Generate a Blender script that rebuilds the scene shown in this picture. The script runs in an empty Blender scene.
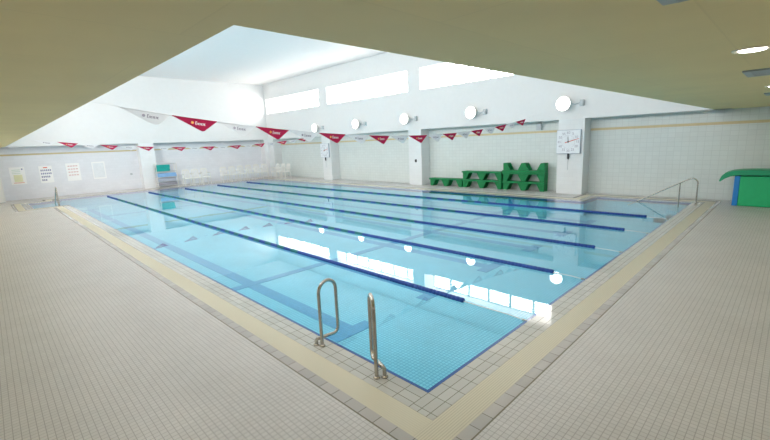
import bpy, bmesh, math, random
from mathutils import Vector, Matrix
random.seed(4)
sc = bpy.context.scene
COL = sc.collection
PI = math.pi

# ------------------------------------------------------------------ dimensions (metres)
W, L = 11.727, 25.0            # pool
SOF = 2.80                     # low ceiling / beam height
XW, XR = 13.30, 13.95          # right wall: pier face, recess face
YB, YR = 26.58, 27.20          # back wall: pier face, recess face
HC = 6.81                      # high ceiling
XL, YF = -6.0, -5.2            # unseen left and front walls
SX, SY0, SY1 = -1.58, -0.20, -0.20
LANE = W / 6

# ------------------------------------------------------------------ materials
def new_mat(name):
    m = bpy.data.materials.new(name); m.use_nodes = True
    nt = m.node_tree; nt.nodes.clear()
    out = nt.nodes.new('ShaderNodeOutputMaterial')
    return m, nt, out
def N(nt, t, **kw):
    n = nt.nodes.new('ShaderNode' + t)
    for k, v in kw.items():
        if k in n.inputs: n.inputs[k].default_value = v
        else: setattr(n, k, v)
    return n
def c4(c): return (c[0], c[1], c[2], 1.0)
def plain(name, col, rough=.5, metal=0.0, var=.04, spec=.5, scale=6.0):
    m, nt, out = new_mat(name)
    b = N(nt, 'BsdfPrincipled'); b.inputs['Roughness'].default_value = rough
    b.inputs['Metallic'].default_value = metal; b.inputs['Specular IOR Level'].default_value = spec
    g = N(nt, 'NewGeometry'); n = N(nt, 'TexNoise'); n.inputs['Scale'].default_value = scale
    n.inputs['Detail'].default_value = 3
    r = N(nt, 'ValToRGB')
    r.color_ramp.elements[0].position = .3; r.color_ramp.elements[1].position = .7
    r.color_ramp.elements[0].color = c4([x * (1 - var) for x in col])
    r.color_ramp.elements[1].color = c4([min(1, x * (1 + var)) for x in col])
    nt.links.new(g.outputs['Position'], n.inputs['Vector'])
    nt.links.new(n.outputs['Fac'], r.inputs['Fac'])
    nt.links.new(r.outputs['Color'], b.inputs['Base Color'])
    nt.links.new(b.outputs['BSDF'], out.inputs['Surface'])
    return m
def tiles(name, axes, tw, th, mortar, col, grout, rough=.4, offset=0.0, var=.05, ior=1.45, spec=.5, blotch=.05, bump=.0, shift=(0, 0)):
    m, nt, out = new_mat(name)
    b = N(nt, 'BsdfPrincipled'); b.inputs['Roughness'].default_value = rough
    b.inputs['IOR'].default_value = ior; b.inputs['Specular IOR Level'].default_value = spec
    g = N(nt, 'NewGeometry'); s = N(nt, 'SeparateXYZ'); cb = N(nt, 'CombineXYZ')
    nt.links.new(g.outputs['Position'], s.inputs[0])
    for i, a in enumerate(axes):
        ad = N(nt, 'Math', operation='ADD'); ad.inputs[1].default_value = 100.0 + shift[i]
        nt.links.new(s.outputs['XYZ'.index(a)], ad.inputs[0]); nt.links.new(ad.outputs[0], cb.inputs[i])
    br = N(nt, 'TexBrick'); br.offset = offset; br.squash = 1.0
    br.inputs['Scale'].default_value = 1.0; br.inputs['Mortar Size'].default_value = mortar
    br.inputs['Mortar Smooth'].default_value = .2
    br.inputs['Brick Width'].default_value = tw; br.inputs['Row Height'].default_value = th
    br.inputs['Color1'].default_value = c4([x * (1 - var) for x in col])
    br.inputs['Color2'].default_value = c4([min(1, x * (1 + var)) for x in col])
    br.inputs['Mortar'].default_value = c4(grout)
    nt.links.new(cb.outputs[0], br.inputs['Vector'])
    n = N(nt, 'TexNoise'); n.inputs['Scale'].default_value = 1.3; n.inputs['Detail'].default_value = 4
    nt.links.new(g.outputs['Position'], n.inputs['Vector'])
    mr = N(nt, 'MapRange'); mr.inputs['From Min'].default_value = .3; mr.inputs['From Max'].default_value = .7
    mr.inputs['To Min'].default_value = 1 - blotch; mr.inputs['To Max'].default_value = 1 + blotch
    nt.links.new(n.outputs['Fac'], mr.inputs['Value'])
    vm = N(nt, 'VectorMath', operation='SCALE')
    nt.links.new(br.outputs['Color'], vm.inputs[0]); nt.links.new(mr.outputs[0], vm.inputs['Scale'])
    nt.links.new(vm.outputs[0], b.inputs['Base Color'])
    if bump:
        bp = N(nt, 'Bump'); bp.inputs['Strength'].default_value = bump; bp.inputs['Distance'].default_value = .002; bp.invert = True
        nt.links.new(br.outputs['Fac'], bp.inputs['Height']); nt.links.new(bp.outputs[0], b.inputs['Normal'])
    nt.links.new(b.outputs['BSDF'], out.inputs['Surface'])
    return m
def stripes(name, axis, pitch, col, dark, rough=.45, duty=.35):
    m, nt, out = new_mat(name)
    b = N(nt, 'BsdfPrincipled'); b.inputs['Roughness'].default_value = rough
    g = N(nt, 'NewGeometry'); s = N(nt, 'SeparateXYZ'); nt.links.new(g.outputs['Position'], s.inputs[0])
    d = N(nt, 'Math', operation='DIVIDE'); d.inputs[1].default_value = pitch
    a = N(nt, 'Math', operation='ADD'); a.inputs[1].default_value = 1000
    f = N(nt, 'Math', operation='FRACT'); t = N(nt, 'Math', operation='LESS_THAN'); t.inputs[1].default_value = duty
    nt.links.new(s.outputs['XYZ'.index(axis)], d.inputs[0]); nt.links.new(d.outputs[0], a.inputs[0])
    nt.links.new(a.outputs[0], f.inputs[0]); nt.links.new(f.outputs[0], t.inputs[0])
    mx = N(nt, 'Mix', data_type='RGBA')
    mx.inputs['A'].default_value = c4(col); mx.inputs['B'].default_value = c4(dark)
    mx.inputs[6].default_value = c4(col); mx.inputs[7].default_value = c4(dark)
    nt.links.new(t.outputs[0], mx.inputs[0]); nt.links.new(mx.outputs[2], b.inputs['Base Color'])
    nt.links.new(b.outputs['BSDF'], out.inputs['Surface'])
    return m
def emit(name, col, strength):
    m, nt, out = new_mat(name)
    e = N(nt, 'Emission'); e.inputs['Color'].default_value = c4(col); e.inputs['Strength'].default_value = strength
    nt.links.new(e.outputs[0], out.inputs['Surface'])
    return m
def cloth(name, col):
    m, nt, out = new_mat(name)
    d = N(nt, 'BsdfDiffuse'); d.inputs['Color'].default_value = c4(col)
    t = N(nt, 'BsdfTranslucent'); t.inputs['Color'].default_value = c4(col)
    mx = N(nt, 'MixShader'); mx.inputs[0].default_value = .5
    nt.links.new(d.outputs[0], mx.inputs[1]); nt.links.new(t.outputs[0], mx.inputs[2]); nt.links.new(mx.outputs[0], out.inputs['Surface'])
    return m
def water_mat():
    m, nt, out = new_mat('pool_water')
    g = N(nt, 'NewGeometry')
    n = N(nt, 'TexNoise'); n.inputs['Scale'].default_value = 1.6; n.inputs['Detail'].default_value = 2.0
    nt.links.new(g.outputs['Position'], n.inputs['Vector'])
    bp = N(nt, 'Bump'); bp.inputs['Strength'].default_value = .03; bp.inputs['Distance'].default_value = .02
    nt.links.new(n.outputs['Fac'], bp.inputs['Height'])
    lw = N(nt, 'LayerWeight'); lw.inputs['Blend'].default_value = .5
    pw = N(nt, 'Math', operation='POWER'); pw.inputs[1].default_value = 5.0
    fr = N(nt, 'Math', operation='MULTIPLY_ADD'); fr.inputs[1].default_value = .98; fr.inputs[2].default_value = .02
    nt.links.new(lw.outputs['Facing'], pw.inputs[0]); nt.links.new(pw.outputs[0], fr.inputs[0])
    tr = N(nt, 'BsdfTransparent'); tr.inputs['Color'].default_value = (.84, .965, .985, 1)
    gl = N(nt, 'BsdfGlossy'); gl.inputs['Roughness'].default_value = .0; gl.inputs['Color'].default_value = (1, 1, 1, 1)
    nt.links.new(bp.outputs[0], gl.inputs['Normal']); nt.links.new(bp.outputs[0], lw.inputs['Normal'])
    mx = N(nt, 'MixShader')
    nt.links.new(fr.outputs[0], mx.inputs[0]); nt.links.new(tr.outputs[0], mx.inputs[1]); nt.links.new(gl.outputs[0], mx.inputs[2])
    nt.links.new(mx.outputs[0], out.inputs['Surface'])
    return m

M = {}
M['deck'] = tiles('deck_mosaic', 'XY', .05, .05, .003, (.60, .585, .565), (.38, .365, .35), rough=.45, var=.03, blotch=.04)
RIM = dict(rough=.05, ior=1.33, var=.05)
M['rim'] = tiles('wet_rim_tile', 'XY', .20, .095, .0042, (.54, .535, .495), (.24, .23, .185), shift=(.0, .035), **RIM)
M['rimY'] = tiles('wet_rim_tile_turned', 'YX', .20, .095, .0042, (.54, .535, .495), (.24, .23, .185), shift=(.0, .035), **RIM)
M['curb'] = tiles('curb_tile', 'XY', .185, .185, .004, (.48, .455, .43), (.20, .18, .15), rough=.16, var=.07)
M['joint'] = plain('dark_joint', (.17, .15, .10), .6)
M['grateX'] = stripes('cream_grating', 'Y', .022, (.62, .58, .44), (.50, .46, .34), duty=.35)
M['grateY'] = stripes('cream_grating_turned', 'X', .022, (.61, .57, .43), (.565, .525, .39), duty=.3)
M['pool'] = tiles('pool_mosaic', 'XY', .05, .05, .006, (.25, .62, .76), (.11, .43, .60), rough=.5, var=.04, blotch=.05)
M['poolwall'] = tiles('pool_wall_mosaic', 'XZ', .05, .05, .003, (.25, .62, .76), (.11, .43, .60), rough=.5, var=.04)
M['poolline'] = tiles('pool_line_tile', 'XY', .05, .05, .003, (.09, .34, .58), (.07, .27, .48), rough=.5, var=.06)
M['bluetrim'] = plain('blue_edge_tile', (.01, .06, .30), .3)
M['water'] = water_mat()
M['white'] = plain('white_paint', (.78, .785, .78), .6, var=.01)
M['ceil'] = plain('white_ceiling', (.93, .885, .86), .7, var=.01)
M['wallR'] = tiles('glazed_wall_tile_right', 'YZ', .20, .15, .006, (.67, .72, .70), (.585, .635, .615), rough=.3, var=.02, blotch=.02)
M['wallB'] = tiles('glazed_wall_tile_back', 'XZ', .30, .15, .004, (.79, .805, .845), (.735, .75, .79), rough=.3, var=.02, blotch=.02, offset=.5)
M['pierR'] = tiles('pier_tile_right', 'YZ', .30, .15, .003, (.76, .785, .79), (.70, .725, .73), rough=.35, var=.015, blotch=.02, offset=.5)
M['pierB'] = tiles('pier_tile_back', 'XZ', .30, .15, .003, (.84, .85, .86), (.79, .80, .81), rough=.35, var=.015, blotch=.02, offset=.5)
M['band'] = plain('tan_band_tile', (.62, .52, .30), .35)
M['soffit'] = tiles('cream_ceiling_panel', 'XY', 1.82, .91, .006, (.80, .67, .34), (.765, .64, .322), rough=.6, var=.015, blotch=.03, offset=.5)
M['steel'] = plain('brushed_steel', (.50, .47, .42), .24, 1.0)
M['glow'] = emit('window_daylight', (1.0, .965, .935), 10.5)
M['lining'] = plain('white_gloss_lining', (.92, .915, .91), .5, var=.01)
M['frame'] = plain('window_frame_grey', (.42, .44, .47), .4)
M['lampglow'] = emit('lamp_globe_glow', (1.0, .99, .97), 8.0)
M['downglow'] = emit('downlight_glow', (1.0, .95, .85), 9.0)
M['grey'] = plain('grey_casting', (.50, .54, .56), .4)
M['chrome'] = plain('bright_trim', (.80, .74, .60), .3)
M['vent'] = plain('vent_bluegrey', (.34, .40, .42), .4)
M['ventdark'] = plain('vent_dark', (.05, .06, .09), .5)
M['navy'] = plain('navy_float', (.01, .055, .27), .6)
M['greenfloat'] = plain('green_float', (.005, .14, .15), .6)
M['rope'] = plain('white_cord', (.75, .77, .78), .6)
M['red'] = cloth('crimson_cloth', (.60, .05, .145))
M['whitecloth'] = cloth('white_cloth', (.84, .85, .86))
M['ink'] = plain('grey_ink', (.36, .34, .40), .6)
M['inkwhite'] = plain('white_ink', (.90, .84, .85), .6)
M['orange'] = plain('orange_ink', (.92, .50, .14), .6)
M['green'] = plain('green_plastic', (.004, .21, .065), .5, var=.06, spec=.3)
M['matgreen'] = plain('green_mat_vinyl', (.01, .33, .16), .45)
M['boxgreen'] = plain('bright_green_vinyl', (.012, .46, .18), .45)
M['boxblue'] = plain('blue_vinyl', (.01, .22, .62), .45)
M['plastic'] = plain('white_plastic', (.80, .79, .75), .35)
M['teal'] = plain('teal_foam', (.0, .38, .34), .6)
M['bluefoam'] = plain('pale_blue_foam', (.26, .50, .82), .6)
M['palefoam'] = plain('pale_foam', (.44, .48, .58), .6)
M['greyfoam'] = plain('grey_foam', (.36, .36, .42), .6)
M['paper'] = plain('white_paper', (.93, .93, .93), .6, var=.01)
M['inkblue'] = plain('dark_blue_ink', (.10, .12, .32), .6)
M['inkred'] = plain('red_ink', (.66, .14, .10), .6)
M['inkpink'] = plain('pink_ink', (.72, .50, .50), .6)
M['inkyellow'] = plain('pale_yellow_ink', (.80, .78, .52), .6)
M['inkgreen'] = plain('pale_green_ink', (.62, .72, .66), .6)
M['inksalmon'] = plain('salmon_ink', (.80, .48, .36), .6)
M['clockface'] = plain('clock_face', (.80, .83, .86), .4)
M['clockframe'] = plain('clock_frame', (.40, .46, .55), .4)
M['dark'] = plain('dark_plastic', (.05, .055, .06), .4)

# ------------------------------------------------------------------ mesh builder
class MB:
    def __init__(s): s.bm = bmesh.new(); s.mi = 0
    def _new(s, fs):
        for f in fs: f.material_index = s.mi
    def quad(s, pts):
        f = s.bm.faces.new([s.bm.verts.new(p) for p in pts]); s._new([f]); return f
    def box(s, x0, x1, y0, y1, z0, z1, mat=None):
        vs = [Vector((x, y, z)) for z in (z0, z1) for y in (y0, y1) for x in (x0, x1)]
        if mat is not None: vs = [mat @ v for v in vs]
        v = [s.bm.verts.new(p) for p in vs]
        fs = [s.bm.faces.new([v[i] for i in q]) for q in
              ((0, 2, 3, 1), (4, 5, 7, 6), (0, 1, 5, 4), (2, 6, 7, 3), (0, 4, 6, 2), (1, 3, 7, 5))]
        s._new(fs); return s
    def prism(s, poly, a, b, axis='x'):
        """poly of 2-D points extruded from a to b along axis (x: poly=(y,z); y: poly=(x,z); z: poly=(x,y))"""
        def P(p, t): return {'x': (t, p[0], p[1]), 'y': (p[0], t, p[1]), 'z': (p[0], p[1], t)}[axis]
        A = [s.bm.verts.new(P(p, a)) for p in poly]; B = [s.bm.verts.new(P(p, b)) for p in poly]
        n = len(poly); fs = [s.bm.faces.new(A[::-1]), s.bm.faces.new(B)]
        for i in range(n): fs.append(s.bm.faces.new([A[i], A[(i + 1) % n], B[(i + 1) % n], B[i]]))
        s._new(fs); return s
    def tube(s, pts, r, seg=10, caps=True):
        pts = [Vector(p) for p in pts]; rings = []; n = len(pts)
        up = None
        for i, p in enumerate(pts):
            t = (pts[min(i + 1, n - 1)] - pts[max(i - 1, 0)]).normalized()
            if up is None:
                up = t.orthogonal().normalized()
            up = (up - t * up.dot(t)).normalized(); sd = t.cross(up)
            rr = r[i] if isinstance(r, (list, tuple)) else r
            rings.append([s.bm.verts.new(p + (up * math.cos(2 * PI * k / seg) + sd * math.sin(2 * PI * k / seg)) * rr) for k in range(seg)])
        fs = []
        for a, b in zip(rings, rings[1:]):
            for k in range(seg): fs.append(s.bm.faces.new([a[k], a[(k + 1) % seg], b[(k + 1) % seg], b[k]]))
        if caps: fs += [s.bm.faces.new(rings[0][::-1]), s.bm.faces.new(rings[-1])]
        for f in fs: f.smooth = True
        s._new(fs); return s
    def lathe(s, prof, c, axis='z', seg=20):
        """prof = [(r, t)] around axis through c"""
        c = Vector(c); rings = []
        for r, t in prof:
            ring = []
            for k in range(seg):
                a = 2 * PI * k / seg; u, v = r * math.cos(a), r * math.sin(a)
                d = {'z': (u, v, t), 'x': (t, u, v), 'y': (v, t, u)}[axis]
                ring.append(s.bm.verts.new(c + Vector(d)))
            rings.append(ring)
        fs = []
        for a, b in zip(rings, rings[1:]):
            for k in range(seg): fs.append(s.bm.faces.new([a[k], a[(k + 1) % seg], b[(k + 1) % seg], b[k]]))
        fs += [s.bm.faces.new(rings[0][::-1]), s.bm.faces.new(rings[-1])]
        for f in fs: f.smooth = True
        s._new(fs); return s
    def build(s, name, mats, parent=None, bevel=0, loc=None, sharp=True):
        bmesh.ops.remove_doubles(s.bm, verts=s.bm.verts, dist=1e-6)
        bmesh.ops.recalc_face_normals(s.bm, faces=s.bm.faces)
        me = bpy.data.meshes.new(name); 
        if loc is not None:
            bmesh.ops.translate(s.bm, verts=s.bm.verts, vec=-Vector(loc))
        s.bm.to_mesh(me); s.bm.free()
        for m in (mats if isinstance(mats, (list, tuple)) else [mats]): me.materials.append(m)
        o = bpy.data.objects.new(name, me); COL.objects.link(o)
        if loc is not None: o.location = loc
        if parent is not None: o.parent = parent
        if bevel:
            b = o.modifiers.new('bevel', 'BEVEL'); b.width = bevel; b.segments = 2; b.limit_method = 'ANGLE'; b.angle_limit = math.radians(40)
        if any(p.use_smooth for p in me.polygons):
            try: me.set_sharp_from_angle(angle=math.radians(45))
            except Exception: pass
        return o
def structure(o): o['kind'] = 'structure'; return o
def tag(o, label, cat, group=None, kind=None):
    o['label'] = label; o['category'] = cat
    if group: o['group'] = group
    if kind: o['kind'] = kind
    return o
def empty(name, loc, rz=0):
    e = bpy.data.objects.new(name, None); COL.objects.link(e)
    e.location = loc; e.rotation_euler = (0, 0, rz); e.empty_display_size = .1
    return e
def copy_tree(o, parent=None):
    c = o.copy(); COL.objects.link(c)
    if parent is not None: c.parent = parent
    for ch in list(o.children): copy_tree(ch, c)
    return c
def arc(c, r, a0, a1, u, v, n=8):
    c, u, v = Vector(c), Vector(u), Vector(v)
    return [c + u * (r * math.cos(a0 + (a1 - a0) * k / n)) + v * (r * math.sin(a0 + (a1 - a0) * k / n)) for k in range(n + 1)]

# ------------------------------------------------------------------ floor, rim, gutter, pool
RECTS = [(0, W, 0, L), (W, 12.98, 0, 2.8), (-1.25, 0, 21.35, 24.2)]
def inside(x, y, d):
    return any(a - d < x < b + d and c - d < y < e + d for a, b, c, e in RECTS)
BOUND = (XL, XR, YF, YR)
D_IN, D_RIM, D_GR, D_CURB, D_JOINT = -.045, .26, .505, .605, .619
xs = {XL, XR}; ys = {YF, YR}
for a, b, c, e in RECTS:
    for d in (D_IN, 0, D_RIM, D_GR, D_CURB, D_JOINT):
        for v in (a - d, b + d): xs.add(round(min(max(v, XL), XR), 5))
        for v in (c - d, e + d): ys.add(round(min(max(v, YF), YR), 5))
xs, ys = sorted(xs), sorted(ys)
cells = {}
for i in range(len(xs) - 1):
    for j in range(len(ys) - 1):
        x, y = (xs[i] + xs[i + 1]) / 2, (ys[j] + ys[j + 1]) / 2
        if inside(x, y, 0): k = 'pool'
        elif inside(x, y, D_RIM): k = 'rim'
        elif inside(x, y, D_GR): k = 'grate'
        elif inside(x, y, D_CURB): k = 'curb'
        elif inside(x, y, D_JOINT): k = 'joint'
        else: k = 'deck'
        cells[(i, j)] = k
def cellmesh(kinds, z, extra=None, depth=.12):
    mb = MB()
    for (i, j), k in cells.items():
        if k in kinds and (extra is None or extra(i, j)):
            mb.quad([(xs[i], ys[j], z), (xs[i + 1], ys[j], z), (xs[i + 1], ys[j + 1], z), (xs[i], ys[j + 1], z)])
    bmesh.ops.remove_doubles(mb.bm, verts=mb.bm.verts, dist=1e-6)
    ret = bmesh.ops.extrude_face_region(mb.bm, geom=list(mb.bm.faces))
    vs = [g for g in ret['geom'] if isinstance(g, bmesh.types.BMVert)]
    bmesh.ops.translate(mb.bm, verts=vs, vec=(0, 0, -depth))
    return mb
structure(cellmesh({'deck'}, 0).build('floor', M['deck']))
structure(cellmesh({'curb'}, 0).build('trim_1', M['curb']))
def rimturn(i, j):
    x, y = (xs[i] + xs[i + 1]) / 2, (ys[j] + ys[j + 1]) / 2
    return (x < 0 or x > W) and -.0 < y < L
structure(cellmesh({'rim'}, 0, lambda i, j: not rimturn(i, j)).build('trim_2', M['rim']))
structure(cellmesh({'joint'}, 0).build('trim_6', M['joint']))
structure(cellmesh({'rim'}, 0, rimturn).build('trim_5', M['rimY']))
# gutter gratings: near-left long run, right run, far run, back run as separate lengths
def grate(name, label, mat, test):
    o = cellmesh({'grate'}, -.002, lambda i, j: test((xs[i] + xs[i + 1]) / 2, (ys[j] + ys[j + 1]) / 2), .05).build(name, mat)
    return tag(o, label, 'grating', 'cream gutter gratings round the pool')
right_run = lambda x, y: y < -D_RIM
left_run = lambda x, y: x < -D_RIM and y > -D_RIM
far_run = lambda x, y: x > W + .2 and y > -D_RIM
grate('gutter_grating', 'cream ribbed gutter grating along the right pool edge, running through the nearest corner', M['grateX'], right_run)
grate('gutter_grating', 'cream gutter grating along the left pool edge beside the two ladder rails', M['grateY'], left_run)
grate('gutter_grating', 'cream gutter grating along the far side under the green platforms and clock piers', M['grateY'], far_run)
grate('gutter_grating', 'cream gutter grating along the back end in front of the white chairs', M['grateX'],
      lambda x, y: not (right_run(x, y) or left_run(x, y) or far_run(x, y)))
# pool basin
DEP = .50
mb = MB()
for (i, j), k in cells.items():
    if k == 'pool':
        mb.quad([(xs[i], ys[j], -DEP), (xs[i + 1], ys[j], -DEP), (xs[i + 1], ys[j + 1], -DEP), (xs[i], ys[j + 1], -DEP)])
        for (di, dj, p, q) in ((-1, 0, (i, j), (i, j + 1)), (1, 0, (i + 1, j), (i + 1, j + 1)), (0, -1, (i, j), (i + 1, j)), (0, 1, (i, j + 1), (i + 1, j + 1))):
            if cells.get((i + di, j + dj)) != 'pool':
                a, b = (xs[p[0]], ys[p[1]]), (xs[q[0]], ys[q[1]])
                mb.mi = 1 if di == 0 else 2
                mb.quad([(*a, -DEP), (*b, -DEP), (*b, -.02), (*a, -.02)]); mb.mi = 0
mb.mi = 3
zt = -DEP + .004
def line(x0, x1, y0, y1, h=0): mb.box(x0, x1, y0, y1, -DEP - .01 - h, zt + h)
for k in range(6):
    cx = LANE * (k + .5)
    line(cx - .12, cx + .12, 2.25, 22.75)
    for yy in (2.15, 22.62): line(cx - .36, cx + .36, yy, yy + .24, .0015)
for yy in (5.45, 19.35): 
    line(0, W, yy - .1, yy + .1, .003)
    mb.box(W - .006, W + .0, yy - .12, yy + .12, -DEP, -.02); mb.box(0, .006, yy - .12, yy + .12, -DEP, -.02)
mb.mi = 0
# steps in the two entry alcoves
for k in range(3):
    mb.box(W, 12.98, 0, .30 * (k + 1) + .15, -DEP, -.10 - .13 * k)
    mb.box(-1.25, 0, 21.35, 21.35 + .30 * (k + 1) + .15, -DEP, -.10 - .13 * k)
wallY = tiles('pool_wall_mosaic_side', 'YZ', .05, .05, .003, (.25, .62, .76), (.11, .43, .60), rough=.5, var=.04)
structure(mb.build('pool_basin', [M['pool'], M['poolwall'], wallY, M['poolline']]))
# blue edge tile
mb = MB()
edge = lambda x, y: inside(x, y, 0) and not inside2(x, y)
def inside2(x, y):
    # inside the pool by more than the edge width (union shrink)
    for dx in (-.046, .046):
        for dy in (-.046, .046):
            if not inside(x + dx, y + dy, 0): return False
    return True
for (i, j), k in cells.items():
    if k == 'pool' and edge((xs[i] + xs[i + 1]) / 2, (ys[j] + ys[j + 1]) / 2):
        mb.box(xs[i], xs[i + 1], ys[j], ys[j + 1], -.08, -.012)
structure(mb.build('trim_3', M['bluetrim']))
# water sheet
mb = MB()
for a, b, c, e in RECTS: mb.quad([(a, c, -.003), (b, c, -.003), (b, e, -.003), (a, e, -.003)])
tag(mb.build('pool_water', M['water']), 'clear blue still water filling the swimming pool', 'water', kind='stuff')

# ------------------------------------------------------------------ walls
PIERS_R = [(3.45, 4.40), (11.25, 12.10), (18.75, 19.65)]
WIN_R = [(4.40, 11.25), (12.06, 18.80), (19.60, 26.35)]
WZ0, WZ1 = 4.69, 5.72
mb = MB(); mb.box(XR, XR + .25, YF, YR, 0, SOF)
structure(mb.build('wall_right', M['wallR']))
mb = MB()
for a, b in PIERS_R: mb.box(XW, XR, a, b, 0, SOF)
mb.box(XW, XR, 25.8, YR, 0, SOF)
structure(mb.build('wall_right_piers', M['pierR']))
mb = MB()
y0, y1 = -.6, YR + .25
mb.box(XW, XR + .25, y0, y1, SOF, WZ0); mb.box(XW, XR + .25, y0, y1, WZ1, HC)
prev = y0
for a, b in WIN_R:
    mb.box(XW, XR + .25, prev, a, WZ0, WZ1); prev = b
mb.box(XW, XR + .25, prev, y1, WZ0, WZ1)
structure(mb.build('wall_right_upper', M['white']))
for n, (a, b) in enumerate(WIN_R):
    mb = MB(); x0, x1 = XR + .14, XR + .24; t = .05
    mb.box(x0, x1, a, b, WZ0, WZ0 + t).box(x0, x1, a, b, WZ1 - t, WZ1).box(x0, x1, a, a + t, WZ0, WZ1).box(x0, x1, b - t, b, WZ0, WZ1)
    for k in range(1, 6):
        y = a + (b - a) * k / 6; mb.box(x0, x1, y - .045, y + .045, WZ0, WZ1)
    fr = structure(mb.build('window_%d' % (n + 1), M['frame']))
    mb = MB(); mb.box(XR + .19, XR + .20, a + t, b - t, WZ0 + t, WZ1 - t)
    mb.build('window_pane', M['glow'], fr)
    mb = MB(); mb.box(XW + .01, x0, a, b, WZ1 - .012, WZ1).box(XW + .01, x0, a, b, WZ0, WZ0 + .012)
    mb.build('window_lining', M['lining'], fr)
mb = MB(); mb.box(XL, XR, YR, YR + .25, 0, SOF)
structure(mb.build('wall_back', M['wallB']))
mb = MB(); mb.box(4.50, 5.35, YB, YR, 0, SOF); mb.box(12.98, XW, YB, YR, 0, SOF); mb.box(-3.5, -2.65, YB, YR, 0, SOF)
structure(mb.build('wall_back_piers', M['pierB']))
mb = MB(); mb.box(SX - .2, XW, YB, YR + .25, SOF, HC)
structure(mb.build('wall_back_upper', M['white']))
mb = MB(); mb.box(XL - .2, XL, YF, YR, 0, SOF)
structure(mb.build('wall_left', M['white']))
mb = MB(); mb.box(XL, XR, YF - .2, YF, 0, SOF)
structure(mb.build('wall_front', M['white']))
mb = MB(); mb.box(SX - .2, SX, SY0 - .2, YB, SOF + .001, HC)
mb.box(SX, XW, SY0 - .2, SY0, SOF + .001, HC)
structure(mb.build('wall_left_upper', M['white']))
# tan bands
mb = MB()
edges = [YF] + [v for p in PIERS_R for v in p] + [25.8]
for a, b in zip(edges[0::2], edges[1::2]): mb.box(XR - .006, XR, a, b, 2.345, 2.43)
for a, b in ((XL, -3.5), (-2.65, 4.5), (5.35, 12.98)): mb.box(a, b, YR - .006, YR, 2.345, 2.43)
structure(mb.build('trim_4', M['band']))
# ceilings
mb = MB(); mb.box(SX - .2, XR, SY0 - .2, YR, HC, HC + .2)
structure(mb.build('ceiling', M['ceil']))
mb = MB()
mb.box(XL, SX, YF, YR, SOF, SOF + .15); mb.box(SX, XR, YF, SY0, SOF, SOF + .15)
structure(mb.build('ceiling_low', M['soffit']))

# ------------------------------------------------------------------ wall lamps
lampdesc = ['lit round wall lamp nearest the back corner, left above the small pace clock', 'lit round wall lamp between the two far piers, second from the back corner',
            'lit round wall lamp above the middle pier, third from the back corner', 'lit round wall lamp above the green platforms', 'lit round wall lamp above the large pace clock']
def make_lamp():
    e = empty('wall_lamp', (0, 0, 0))
    mb = MB(); mb.lathe([(.02, -.235), (.10, -.23), (.18, -.215), (.235, -.19), (.245, -.17), (.245, -.165)], (0, 0, 0), 'x', 24)
    mb.build('globe', M['lampglow'], e)
    mb = MB(); mb.lathe([(.25, -.165), (.262, -.17), (.262, -.15), (.235, -.04), (.16, .04), (.12, .10), (.12, .12)], (0, 0, 0), 'x', 24)
    mb.build('housing', M['plastic'], e)
    mb = MB(); mb.box(.0, .12, -.66, -.52, -.12, .10); mb.box(-.02, 0, -.65, -.53, -.11, .03)
    mb.build('ballast_box', M['grey'], e, bevel=.01)
    mb = MB(); mb.tube([(.06, -.53, 0), (.07, -.35, -.04), (.08, -.15, 0)], .015, 8)
    mb.build('conduit', M['grey'], e)
    return e
lamp0 = make_lamp()
for i, y in enumerate([19.95, 15.9, 12.10, 8.15, 4.15]):
    o = lamp0 if i == 0 else copy_tree(lamp0)
    o.location = (XW - .12, y, 3.33 + (.03 if i > 1 else 0)); tag(o, lampdesc[i], 'wall lamp', 'lamps along the far wall')

# ------------------------------------------------------------------ downlights and vents in the low ceiling
def make_down():
    e = empty('ceiling_downlight', (0, 0, 0))
    mb = MB(); mb.lathe([(.082, -.002), (.115, -.012), (.12, -.006), (.12, .002)], (0, 0, 0), 'z', 28); mb.build('trim_ring', M['chrome'], e)
    mb = MB(); mb.lathe([(.005, -.018), (.06, -.016), (.08, -.011), (.082, -.003)], (0, 0, 0), 'z', 28); mb.build('lens', M['downglow'], e)
    return e
d0 = make_down()
for i, (x, y, lab) in enumerate([(1.66, -1.80, 'large glowing round downlight in the cream ceiling above the right deck'),
                                 (5.67, -1.80, 'small glowing round downlight further along the right ceiling, past the blue-grey vent'),
                                 (9.67, -1.80, 'tiny downlight low in the right ceiling near the tiled wall'),
                                 (-2.50, .64, 'round downlight cut by the left edge of the photo in the cream ceiling')]):
    o = d0 if i == 0 else copy_tree(d0)
    o.location = (x, y, SOF); tag(o, lab, 'ceiling light', 'downlights in the low ceiling')
def make_vent():
    e = empty('ceiling_vent', (0, 0, 0))
    mb = MB()
    mb.box(-.3, .3, -.3, -.24, -.018, 0).box(-.3, .3, .24, .3, -.018, 0).box(-.3, -.24, -.24, .24, -.018, 0).box(.24, .3, -.24, .24, -.018, 0)
    mb.build('vent_frame', M['vent'], e, bevel=.004)
    mb = MB(); mb.box(-.24, .24, -.24, .24, -.004, 0); mb.build('vent_throat', M['ventdark'], e)
    for k in range(5):
        mb = MB(); mb.prism([(-.235 + .09 * k, -.006), (-.215 + .09 * k, -.006), (-.17 + .09 * k, -.018), (-.19 + .09 * k, -.018)], -.24, .24, 'y')
        mb.build('vent_slat', M['vent'], e)
    return e
v0 = make_vent()
for i, (x, y, lab) in enumerate([(3.45, -1.93, 'blue-grey ceiling vent between the two glowing downlights at upper right'),
                                 (-.54, -1.92, 'blue-grey ceiling vent cut by the top edge of the photo'),
                                 (7.55, -1.90, 'distant blue-grey ceiling vent at the right edge near the tiled wall')]):
    o = v0 if i == 0 else copy_tree(v0)
    o.location = (x, y, SOF); tag(o, lab, 'vent', 'vents in the low ceiling')

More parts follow.
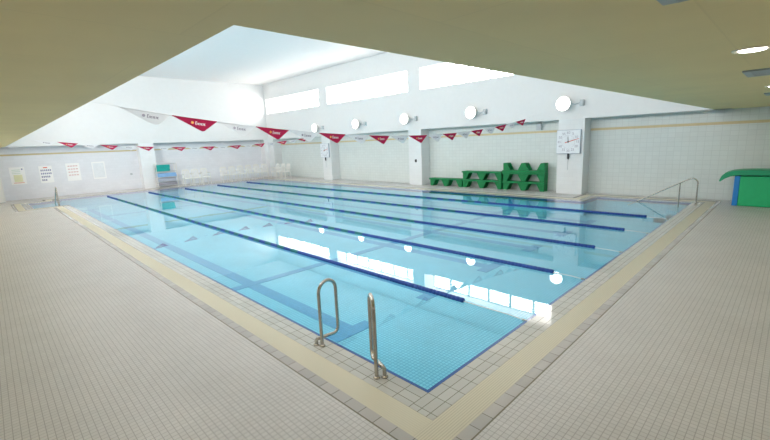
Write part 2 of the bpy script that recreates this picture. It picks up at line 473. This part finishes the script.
# ------------------------------------------------------------------ lane ropes
def float_mesh(mat):
    mb = MB(); n = 4; p = []
    l = .276 / n
    for k in range(n):
        a = -.138 + k * l
        p += [(.024, a), (.034, a + .010), (.036, a + l * .5), (.034, a + l - .010), (.024, a + l - .001)]
    mb.lathe(p, (0, 0, 0), 'y', 10)
    o = mb.build('float', mat); return o
fn, fg = float_mesh(M['navy']), float_mesh(M['greenfloat'])
ropelab = ['dark blue and green lane rope nearest the ladder rails', 'second lane rope from the left pool edge, crossing the lamp reflections',
           'middle lane rope of the five across the pool', 'second lane rope from the green platforms', 'farthest lane rope, closest to the green platforms']
for k in range(5):
    x = LANE * (k + 1)
    e = empty('lane_rope', (x, 0, .015))
    tag(e, ropelab[k], 'lane rope', 'lane ropes across the pool')
    mb = MB(); mb.tube([(0, .012, -.03), (0, .25, -.012), (0, 12.5, 0), (0, L - .25, -.012), (0, L - .012, -.03)], .007, 6); mb.build('cable', M['rope'], e)
    for yy in (.05, L - .05):
        mb = MB(); mb.tube([(0, yy - .03, -.03), (0, yy + .03, -.03)], .018, 8); mb.build('end_hook', M['steel'], e)
    y = (.95 if k == 0 else .52) + .14
    i = 0
    while y < L - 1.4:
        gcol = (i % 2 == 1) and 4.9 < y < 21.5
        s = fg if gcol else fn
        if y > 12 and i % 3 != 0 and y < 21.5: s = fg
        o = s.copy(); COL.objects.link(o); o.parent = e; o.location = (0, y, 0)
        y += .28; i += 1
bpy.data.objects.remove(fn); bpy.data.objects.remove(fg)

# ------------------------------------------------------------------ pennant strings
def letters(mb, x, z, s, flip=1):
    """a slanted row of block letter forms: a tall initial and six small ones"""
    def bar(ax, az, bx, bz, t):
        d = Vector((bx - ax, 0, bz - az)); n = Vector((-d.z, 0, d.x)).normalized() * t / 2
        for yo in (-.0035, .0035):
            mb.quad([(ax + n.x, yo, az + n.z), (bx + n.x, yo, bz + n.z), (bx - n.x, yo, bz - n.z), (ax - n.x, yo, az - n.z)])
    t = s * .22
    bar(x, z, x + .1 * s, z + 1.3 * s, t * 1.2); bar(x + .1 * s, z + 1.25 * s, x + .6 * s, z + 1.2 * s, t); bar(x + .05 * s, z + .65 * s, x + .5 * s, z + .65 * s, t); bar(x, z, x + .5 * s, z, t)
    px = x + .75 * s
    for k in range(6):
        bar(px, z, px + .06 * s, z + .8 * s, t); bar(px + .06 * s, z + .76 * s, px + .36 * s, z + .74 * s, t)
        if k % 2 == 0: bar(px + .34 * s, z, px + .38 * s, z + .78 * s, t)
        else: bar(px, z + .05 * s, px + .34 * s, z + .05 * s, t)
        px += .56 * s
def pennant(red):
    mb = MB(); w, h = .352, .192
    mb.prism([(-w, 0), (w, 0), (.15, -h * .95), (.12, -h), (.085, -h * .95)], -.0015, .0015, 'y')
    o = mb.build('pennant', M['red'] if red else M['whitecloth'])
    mb = MB(); mb.tube([(-w, 0, 0), (w, 0, 0)], .008, 6); mb.build('hem', M['red'] if red else M['whitecloth'], o)
    mb = MB(); letters(mb, .005, -.092, .040); mb.build('lettering', M['inkwhite'] if red else M['ink'], o)
    mb = MB(); mb.lathe([(.022, -.0035), (.022, .0035)], (-.045, 0, -.066), 'y', 14); mb.build('emblem', M['orange'] if red else M['ink'], o)
    return o
pr, pw = pennant(True), pennant(False)
def string(y, vertex, z0, c, first, pitch, n, redfirst, label):
    zf = lambda x: z0 + c * (x - vertex) ** 2
    e = empty('pennant_string', (vertex, y, z0)); tag(e, label, 'pennant string', 'backstroke pennant strings over the pool')
    mb = MB(); pts = [(SX + .004 + (XW - SX - .008) * k / 60,) for k in range(61)]
    mb.tube([(p[0] - vertex, 0, zf(p[0]) - z0) for p in pts], .0035, 6); mb.build('cord', M['rope'], e)
    for k in range(n):
        x = first + pitch * (k + .5)
        s = pr if (k % 2 == 0) == redfirst else pw
        o = copy_tree(s, e)
        o.location = (x - vertex, 0, zf(x) - z0 - .008)
        o.rotation_euler = (random.uniform(-.12, .12), -math.atan(2 * c * (x - vertex)), random.uniform(-.06, .06))
string(5.0, 5.6, 2.38, .0125, -.945, .7085, 18, False, 'string of crimson and white triangular pennants nearest the viewer, drawn large')
string(20.0, 6.6, 2.40, .0095, -1.63 + .75, .7405, 18, False, 'string of small crimson and white pennants at the back end in front of the chairs')
for t in (pr, pw):
    for ch in list(t.children): bpy.data.objects.remove(ch)
    bpy.data.objects.remove(t)

# ------------------------------------------------------------------ ladder rails
def ladder_rail(loc, az, foot, label, H=.80, d=.235, zb=.12):
    """loc = main foot on the rim; az = direction (from +Y towards +X) of the loop over the water; foot = second foot offset"""
    e = empty('ladder_rail', loc); tag(e, label, 'pool rail', 'ladder rails at the left pool edge')
    u = Vector((math.sin(az), math.cos(az), 0)); z = Vector((0, 0, 1)); r = .0195
    R = d / 2
    pts = [Vector((0, 0, .0)), Vector((0, 0, .3)), Vector((0, 0, H - R))]
    pts += arc(u * R + z * (H - R), R, PI, 0, u, z, 12)[1:]
    pts += [u * d + z * .45, u * d + z * (zb + .07)]
    pts += arc(u * (d - .07) + z * (zb + .07), .07, 0, -PI / 2, u, z, 6)[1:]
    f = Vector((foot[0], foot[1], 0))
    pts += [u * .10 + f * .35 + z * zb, f * .8 + z * (zb - .008), f + z * (zb - .03), f + z * .03, f]
    mb = MB(); mb.tube(pts, r, 12); mb.build('tube', M['steel'], e)
    for p in (Vector((0, 0, 0)), f):
        mb = MB(); mb.lathe([(.034, 0), (.034, .008), (.026, .018), (.021, .022)], p, 'z', 18); mb.build('flange', M['steel'], e)
ladder_rail((-.12, 1.44, 0), math.radians(86), (-.03, .07), 'looped stainless steel ladder rail seen broadside, left of the pair', .745, .25, .085)
ladder_rail((-.145, .52, 0), math.radians(33), (.062, -.048), 'looped stainless steel ladder rail seen edge-on, nearest the pool corner')

# ------------------------------------------------------------------ stair handrails
def stair_rail(x, yd, top, lowy, p2y, label, zlow=-.20):
    """rail running +Y: starts on the deck at yd, slopes into the water"""
    e = empty('stair_handrail', (x, yd, 0)); tag(e, label, 'handrail')
    ztop = top
    P = lambda y, z: Vector((0, y - yd, z))
    slope = (ztop - 0.0) / (lowy - (yd + .17))
    pts = [P(yd, 0), P(yd, .3), P(yd, ztop - .14), P(yd + .01, ztop - .10), P(yd + .06, ztop - .03), P(yd + .12, ztop), P(yd + .2, ztop - .02)]
    yy = lowy + .25
    pts += [P(yd + .2 + (yy - yd - .2) * k / 6, ztop - .02 - (ztop + .13) * k / 6) for k in range(1, 7)]
    mb = MB(); mb.tube(pts, .02, 10); mb.build('rail_tube', M['steel'], e)
    zr = ztop - .02 - (ztop + .13) * (p2y - yd - .2) / (yy - yd - .2)
    mb = MB(); mb.tube([P(p2y, zr), P(p2y, -.10)], .018, 10); mb.build('post', M['steel'], e)
    mb = MB(); mb.lathe([(.04, 0), (.04, .008), (.022, .02)], (0, 0, 0), 'z', 16); mb.build('flange', M['steel'], e)
stair_rail(12.5, -.13, .80, 1.42, .30, 'sloping steel stair handrail entering the water at the far right corner')
stair_rail(-.34, 21.20, .86, 22.75, 21.62, 'steel stair handrail at the far left corner below the posters, seen end-on')

# ------------------------------------------------------------------ pace clocks
def text_mesh(body, size):
    cu = bpy.data.curves.new('digits', 'FONT'); cu.body = body; cu.size = size; cu.align_x = 'CENTER'; cu.align_y = 'CENTER'
    t = bpy.data.objects.new('digits', cu); COL.objects.link(t)
    dg = bpy.context.evaluated_depsgraph_get()
    me = bpy.data.meshes.new_from_object(t.evaluated_get(dg))
    bpy.data.objects.remove(t); bpy.data.curves.remove(cu)
    return me
def pace_clock(loc, label):
    # face looks towards -X; local y = world Y, local z = world Z
    e = empty('pace_clock', loc); tag(e, label, 'clock', 'pace clocks on the far wall')
    s = .44
    mb = MB(); mb.box(-.02, .06, -s, s, -s, s); mb.build('case', M['clockframe'], e, bevel=.012)
    mb = MB(); mb.box(-.028, -.02, -s + .012, s - .012, -s + .012, s - .012); mb.build('face', M['clockface'], e, bevel=.003)
    R = Matrix(((0, 0, -1, 0), (-1, 0, 0, 0), (0, 1, 0, 0), (0, 0, 0, 1)))
    for k in range(12):
        a = 2 * PI * k / 12
        me = text_mesh(str(60 if k == 0 else 5 * k), .125)
        me.transform(R); me.transform(Matrix.Translation((-.0295, -.335 * math.sin(a), .335 * math.cos(a))))
        me.materials.append(M['ink']); me.name = 'numeral'
        o = bpy.data.objects.new('numeral', me); COL.objects.link(o); o.parent = e
    mb = MB()
    for k in range(60):
        a = 2 * PI * k / 60; l = .03 if k % 5 == 0 else .015
        mm = Matrix.Rotation(a, 4, 'X'); mb.box(-.0300, -.0285, -.003, .003, .25 - l, .25, mm)
    mb.build('tick_ring', M['ink'], e)
    a = math.radians(74)
    mb = MB(); mm = Matrix.Rotation(a, 4, 'X'); mb.prism([(-.016, -.12), (.016, -.12), (.010, .40), (-.010, .40)], -.046, -.040, 'x'); mb.bm.transform(mm)
    mb.build('sweep_hand', M['inkred'], e)
    mb = MB(); mm = Matrix.Rotation(math.radians(-4), 4, 'X'); mb.prism([(-.012, .0), (.012, .0), (.008, .2), (-.008, .2)], -.038, -.033, 'x'); mb.bm.transform(mm)
    mb.build('minute_hand', M['dark'], e)
    mb = MB(); mb.lathe([(.03, -.05), (.03, -.028)], (0, 0, 0), 'x', 16); mb.build('hub', M['dark'], e)
    mb = MB(); mb.box(-.015, .05, -.03, .03, -s - .20, -s); mb.build('cord_box', M['dark'], e, bevel=.01)
    mb = MB(); mb.tube([(.03, 0, -s - .18), (.03, .005, -s - .4), (.03, 0, -s - .62)], .008, 6); mb.build('cord', M['grey'], e)
pace_clock((XW - .065, 3.98, 1.97), 'large square white pace clock on the pier right of the green platforms')
pace_clock((XW - .065, 19.28, 1.88), 'distant square white pace clock on the pier near the back corner')

# ------------------------------------------------------------------ green platforms
TH = .385; PX0, PX1 = 13.36, 13.76
def platform(loc, ln, flip, label):
    e = empty('pool_platform', loc); tag(e, label, 'pool platform', 'green pool platforms against the far wall')
    dx = (PX1 - PX0); hz = TH
    Z = (lambda z: hz - z) if flip else (lambda z: z)
    g = .003
    def zb(a, b): return (min(Z(a), Z(b)), max(Z(a), Z(b)))
    z0, z1 = zb(hz - .075, hz - g)
    mb = MB(); mb.box(0, dx, .01, ln - .01, z0, z1)
    mb.box(-.03, 0, -.03, ln + .01, z0 - .0, z1)
    mb.build('deck_slab', M['green'], e, bevel=.008)
    for c, s0 in ((.09, 0), (ln / 2, 1), (ln - .09, 2)):
        w0, w1 = .085, .25
        lo = [(c - w0, g), (c + w0, g)]
        r = c + (w1 if s0 != 2 else w0); l = c - (w1 if s0 != 0 else w0)
        poly = [(c - w0, Z(g)), (c + w0, Z(g)), (r, Z(hz - .08)), (l, Z(hz - .08))]
        mb = MB()
        for xa in (.05, dx - .06): mb.prism(poly, xa, xa + .045, 'x')
        zz0, zz1 = zb(g, hz - .08)
        mb.box(.08, dx - .05, c - w0 + .01, c - w0 + .04, zz0, zz1)
        mb.box(.08, dx - .05, c + w0 - .04, c + w0 - .01, zz0, zz1)
        mb.build('leg_frame', M['green'], e, bevel=.005)
ya = 4.64
units = [(8.90, 1.90, 0, 0, 'single green platform at the left end of the row, nothing stacked on it'),
         (6.84, 2.00, 0, 0, 'lower green platform of the two-high stack in the middle of the row'),
         (6.84, 2.00, 1, 0, 'upper green platform of the two-high stack in the middle of the row'),
         (4.93, 1.83, 0, 0, 'bottom green platform of the three-high stack beside the large clock pier'),
         (4.93, 1.83, 1, 0, 'middle green platform of the three-high stack beside the large clock pier'),
         (4.93, 1.83, 2, 1, 'upside-down green platform topping the three-high stack, legs in the air')]
for y, ln, t, fl, lab in units: platform((PX0, y, TH * t + .001), ln, fl, lab)

# ------------------------------------------------------------------ foam box and curved mat at right
e = empty('foam_box', (13.12, -1.9, 0)); tag(e, 'green padded box with a blue end panel beside the right tiled wall', 'padded box')
mb = MB(); mb.box(-.28, .28, -1.1, .86, .004, .86); mb.build('body', M['boxgreen'], e, bevel=.02)
mb = MB(); mb.box(-.285, .285, .86, .985, .004, .865); mb.build('end_panel', M['boxblue'], e, bevel=.015)
mb = MB()
prof = [(-3.0, .885), (-1.9, .895), (-1.3, .895), (-1.0, .885), (-.82, .85), (-.70, .78), (-.60, .69)]
top = [(-.575, .715), (-.62, .86), (-.70, .95), (-.85, 1.005), (-1.05, 1.035), (-1.3, 1.045), (-1.9, 1.045), (-3.0, 1.03)]
mb.prism(prof + top, 12.79, 13.45, 'x')
for f in mb.bm.faces: f.smooth = len(f.verts) == 4
tag(mb.build('gym_mat', M['matgreen'], bevel=.015), 'thick dark green mat lying over the padded box, its left end curling down', 'mat')

# ------------------------------------------------------------------ white plastic chairs
def make_chair():
    e = empty('plastic_chair', (0, 0, 0))      # faces -Y
    mb = MB(); mb.prism([(-.24, -.23), (.24, -.23), (.22, .20), (-.22, .20)], .40, .43, 'z'); mb.box(-.235, .235, -.235, -.205, .375, .41)
    mb.build('seat', M['plastic'], e, bevel=.01)
    mb = MB(); lean = Matrix.Translation((0, .19, .42)) @ Matrix.Rotation(-.18, 4, 'X')
    mb.prism([(-.22, .38), (.22, .38), (.19, .44), (.1, .465), (-.1, .465), (-.19, .44)], -.012, .012, 'y')
    for k in range(5): mb.box(-.20 + .09 * k, -.16 + .09 * k, -.010, .010, 0, .40)
    mb.box(-.225, -.19, -.012, .012, 0, .40); mb.box(.19, .225, -.012, .012, 0, .40)
    mb.bm.transform(lean); mb.build('backrest', M['plastic'], e, bevel=.004)
    for sx in (-1, 1):
        mb = MB(); mb.tube([(sx * .25, -.24, 0), (sx * .235, -.215, .41), (sx * .25, -.2, .62)], [.02, .026, .018], 8); mb.build('leg', M['plastic'], e)
        mb = MB(); mb.tube([(sx * .23, .27, 0), (sx * .215, .2, .41)], [.02, .026], 8); mb.build('leg', M['plastic'], e)
        mb = MB(); mb.tube([(sx * .25, -.22, .62), (sx * .26, -.05, .635), (sx * .225, .24, .62)], .022, 8); mb.build('armrest', M['plastic'], e)
    return e
ch0 = make_chair()
left = ['white plastic chair next to the foam float rack, first of the group of three', 'white plastic chair in the middle of the group of three by the rack', 'white plastic chair at the right end of the group of three by the rack']
row = ['white plastic chair at the left end of the long row by the back wall', 'second white chair from the left end of the long row', 'third white chair from the left end of the long row',
       'fourth white chair from the left end of the long row', 'fifth white chair along the back wall, just before the corner', 'white plastic chair in the back corner of the hall',
       'white chair just round the corner, facing across the pool', 'second white chair past the corner along the far wall', 'last white chair of the row, nearest the small pace clock pier']
spots = [(6.70, 25.32, 0), (7.27, 25.32, 0), (7.84, 25.32, 0)] + [(9.16 + .61 * k, 25.32, 0) for k in range(5)] + [(12.22, 25.50, -.5)] + [(12.62, 24.62 - .70 * k, -PI / 2) for k in range(3)]
for i, (x, y, rz) in enumerate(spots):
    o = ch0 if i == 0 else copy_tree(ch0)
    o.location = (x, y, 0); o.rotation_euler = (0, 0, rz); o.scale = (1, 1, 1.2)
    tag(o, (left + row)[i], 'chair', 'white plastic chairs along the back wall')

# ------------------------------------------------------------------ float rack with foam boards
e = empty('float_rack', (5.76, 26.3, 0)); tag(e, 'white wire rack for swim floats standing against the back pier', 'rack')
for sx in (-.6, .6):
    for sy in (-.2, .2):
        mb = MB(); mb.box(sx - .018, sx + .018, sy - .018, sy + .018, 0, 1.5); mb.build('upright', M['plastic'], e)
for z in (.12, .36, .64, 1.0, 1.47):
    mb = MB(); mb.box(-.6, .6, -.2, -.175, z - .012, z + .012).box(-.6, .6, .175, .2, z - .012, z + .012)
    for k in range(9): mb.box(-.56 + .135 * k, -.53 + .135 * k, -.2, .2, z - .006, z + .006)
    mb.build('shelf', M['grey'], e)
def boards(z, n, th, mat, x0, x1, what, catlab, grp):
    for k in range(n):
        mb = MB(); d = random.uniform(-.015, .015)
        r = .08
        mb.prism([(x0, -.17), (x1, -.17), (x1, .12), (x1 - r, .17), (x0 + r, .17), (x0, .12)], 0, th - .003, 'z')
        o = mb.build('swim_float', mat, bevel=.006); o.location = (5.76 + d, 26.3, z + .013 + th * k)
        tag(o, what % ('bottom' if k == 0 else 'top' if k == n - 1 else ['', 'second lowest', 'third lowest', 'fourth lowest', 'fifth lowest', 'sixth lowest'][k]), 'swim float', grp)
boards(1.0, 6, .068, M['teal'], -.56, .22, 'teal foam float, %s of the teal pile on the upper shelf', 0, 'teal floats on the rack')
boards(.64, 4, .058, M['bluefoam'], -.56, .55, 'pale blue foam float, %s of the blue pile on the middle shelf', 0, 'blue floats on the rack')
boards(.36, 4, .05, M['palefoam'], -.56, .5, 'pale grey foam float, %s of the pale pile on the lower shelf', 0, 'pale floats on the rack')
boards(.12, 4, .045, M['greyfoam'], -.56, .55, 'grey foam float, %s of the grey pile on the lowest shelf', 0, 'grey floats on the rack')

# ------------------------------------------------------------------ posters
def poster(x0, x1, z0, z1, label, marks):
    e = empty('wall_poster', ((x0 + x1) / 2, YR - .012, (z0 + z1) / 2)); tag(e, label, 'poster', 'notices on the back wall')
    w, h = (x1 - x0) / 2, (z1 - z0) / 2
    mb = MB(); mb.box(-w, w, 0, .010, -h, h); mb.build('sheet', M['paper'], e)
    for nm, mat, rects in marks:
        mb = MB()
        for a, b, c, d in rects: mb.box(-w + 2 * w * a, -w + 2 * w * b, -.002, 0, -h + 2 * h * c, -h + 2 * h * d)
        mb.build(nm, mat, e)
grid = [(.12 + .14 * i, .12 + .14 * i + .08, .12 + .19 * j, .12 + .19 * j + .10) for i in range(6) for j in range(4) if not (j == 0 and i > 2) and not (j == 1 and i == 5)]
poster(-1.58, -.96, .82, 1.74, 'white notice with pale yellow block and red bottom line, leftmost of the four', [
    ('text_block', M['inkyellow'], [(.22, .78, .15, .56)]), ('heading_lines', M['inkgreen'], [(.15, .7, .62 + .1 * k, .66 + .1 * k) for k in range(3)]),
    ('footer_line', M['inksalmon'], [(.15, .85, .07, .12)]), ('corner_mark', M['inkblue'], [(.78, .88, .84, .91)])])
poster(-.37, .20, .80, 1.73, 'white calendar with dark blue dates and a red heading', [
    ('dates', M['inkblue'], grid), ('heading', M['inkred'], [(.34, .66, .87, .93)])])
poster(.82, 1.46, .80, 1.80, 'white notice printed with faint pink rows, third of the four', [
    ('rows', M['inkpink'], [(.14 + .19 * i, .14 + .19 * i + .14, .30 + .17 * j, .30 + .17 * j + .06) for i in range(4) for j in range(4)])])
poster(2.05, 2.70, .80, 1.81, 'blank white notice board, rightmost of the four', [('inner_sheet', M['clockface'], [(.08, .92, .08, .92)])])

# ------------------------------------------------------------------ small wall fittings, cabinet at the left edge
def outlet(name, loc, size, mat, label, cat, axis):
    mb = MB(); sx, sy, sz = size
    mb.box(loc[0] - sx, loc[0], loc[1] - sy, loc[1] + sy, loc[2] - sz, loc[2] + sz) if axis == 'x' else mb.box(loc[0] - sy, loc[0] + sy, loc[1] - sx, loc[1], loc[2] - sz, loc[2] + sz)
    return tag(mb.build(name, mat, bevel=.006), label, cat)
outlet('switch_box', (XW, 11.62, 1.24), (.04, .05, .07), M['dark'], 'small dark switch box on the middle pier', 'switch', 'x')
outlet('wall_socket', (XR, 12.32, .92), (.03, .04, .06), M['grey'], 'small grey wall socket left of the middle pier', 'socket', 'x')
outlet('wall_speaker', (XR, 5.42, 2.60), (.14, .10, .13), M['grey'], 'small grey box high on the wall left of the large clock', 'speaker', 'x')
outlet('wall_socket', (4.02, YR, .94), (.03, .06, .06), M['grey'], 'small grey socket on the back wall right of the notices', 'socket', 'y')
e = empty('storage_cabinet', (-2.57, 26.26, 0)); tag(e, 'low white cabinet cut by the left edge of the photo at the back wall', 'cabinet')
mb = MB(); mb.box(-.6, .6, -.22, .3, .03, 1.25); mb.build('body', M['white'], e, bevel=.01)
for a, b in ((-.58, -.01), (.01, .58)):
    mb = MB(); mb.box(a, b, -.24, -.22, .06, 1.22); d = mb.build('door', M['white'], e, bevel=.004)
    mb = MB(); hx = b - .05 if a < -.1 else a + .05; mb.box(hx - .01, hx + .01, -.26, -.24, .55, .70); mb.build('handle', M['steel'], d)
mb = MB(); mb.box(-.57, .57, -.2, .28, 0, .03); mb.build('plinth', M['grey'], e)

# ------------------------------------------------------------------ lights
def area(name, loc, rot, sx, sy, power, col=(1, 1, 1)):
    l = bpy.data.lights.new(name, 'AREA'); l.shape = 'RECTANGLE'; l.size = sx; l.size_y = sy; l.energy = power; l.color = col
    o = bpy.data.objects.new(name, l); COL.objects.link(o); o.location = loc; o.rotation_euler = rot
    return o
# added fill lamps on the closed upper left wall, standing in for unseen windows
for y in (4.0, 12.0, 20.0):
    area('added_upper_fill', (SX + .02, y, 5.2), (0, math.radians(-94), 0), 1.1, 6.8, 345 + 4.5 * y, (1, .945, .905))
# added fill lamps at the unseen front and left walls, no windows built there
area('added_front_fill', (4.0, YF + .02, 1.6), (math.radians(90), 0, 0), 16, 1.8, 18, (1, .98, .95))
area('added_left_fill', (XL + .02, 4, 1.6), (0, math.radians(-90), 0), 1.8, 12, 22, (1, .98, .96))
area('added_left_fill', (XL + .02, 19.5, 1.6), (0, math.radians(-90), 0), 1.8, 13, 85, (1, .975, .97))
for x, y in ((1.66, -1.8), (5.67, -1.8), (9.67, -1.8), (-2.5, .64), (-2.5, 4.64), (-2.5, 8.64), (-2.5, 12.64), (-2.5, 16.64), (-2.5, 20.64)):
    l = bpy.data.lights.new('downlight_beam', 'SPOT'); l.energy = 16; l.spot_size = math.radians(130); l.spot_blend = .8; l.shadow_soft_size = .09; l.color = (1, .95, .86)
    o = bpy.data.objects.new('downlight_beam', l); COL.objects.link(o); o.location = (x, y, SOF - .04)
w = bpy.data.worlds.new('world'); sc.world = w; w.use_nodes = True
w.node_tree.nodes['Background'].inputs[0].default_value = (.7, .8, .9, 1); w.node_tree.nodes['Background'].inputs[1].default_value = 1.0

# ------------------------------------------------------------------ camera
r = Vector((0.70923026, -0.70376848, -0.0412597)); u = Vector((0.16202384, 0.10576235, 0.98110275)); f = Vector((0.68610547, 0.70251281, -0.18903714))
cam = bpy.data.cameras.new('camera'); co = bpy.data.objects.new('camera', cam); COL.objects.link(co)
m = Matrix(((r.x, u.x, -f.x, -2.5176), (r.y, u.y, -f.y, -2.1148), (r.z, u.z, -f.z, 2.23355), (0, 0, 0, 1)))
co.matrix_world = m
cam.sensor_width = 36; cam.lens = 36 * 402.9 / 770; cam.clip_start = .05; cam.clip_end = 200
sc.camera = co
sc.view_settings.view_transform = 'Standard'; sc.view_settings.look = 'None'
sc.view_settings.gamma = 1; sc.view_settings.use_curve_mapping = False
sc.view_settings.exposure = 0.36
try:
    sc.cycles.use_denoising = True
    sc.cycles.diffuse_bounces = 6; sc.cycles.max_bounces = 12; sc.cycles.sample_clamp_indirect = 8
except Exception: pass
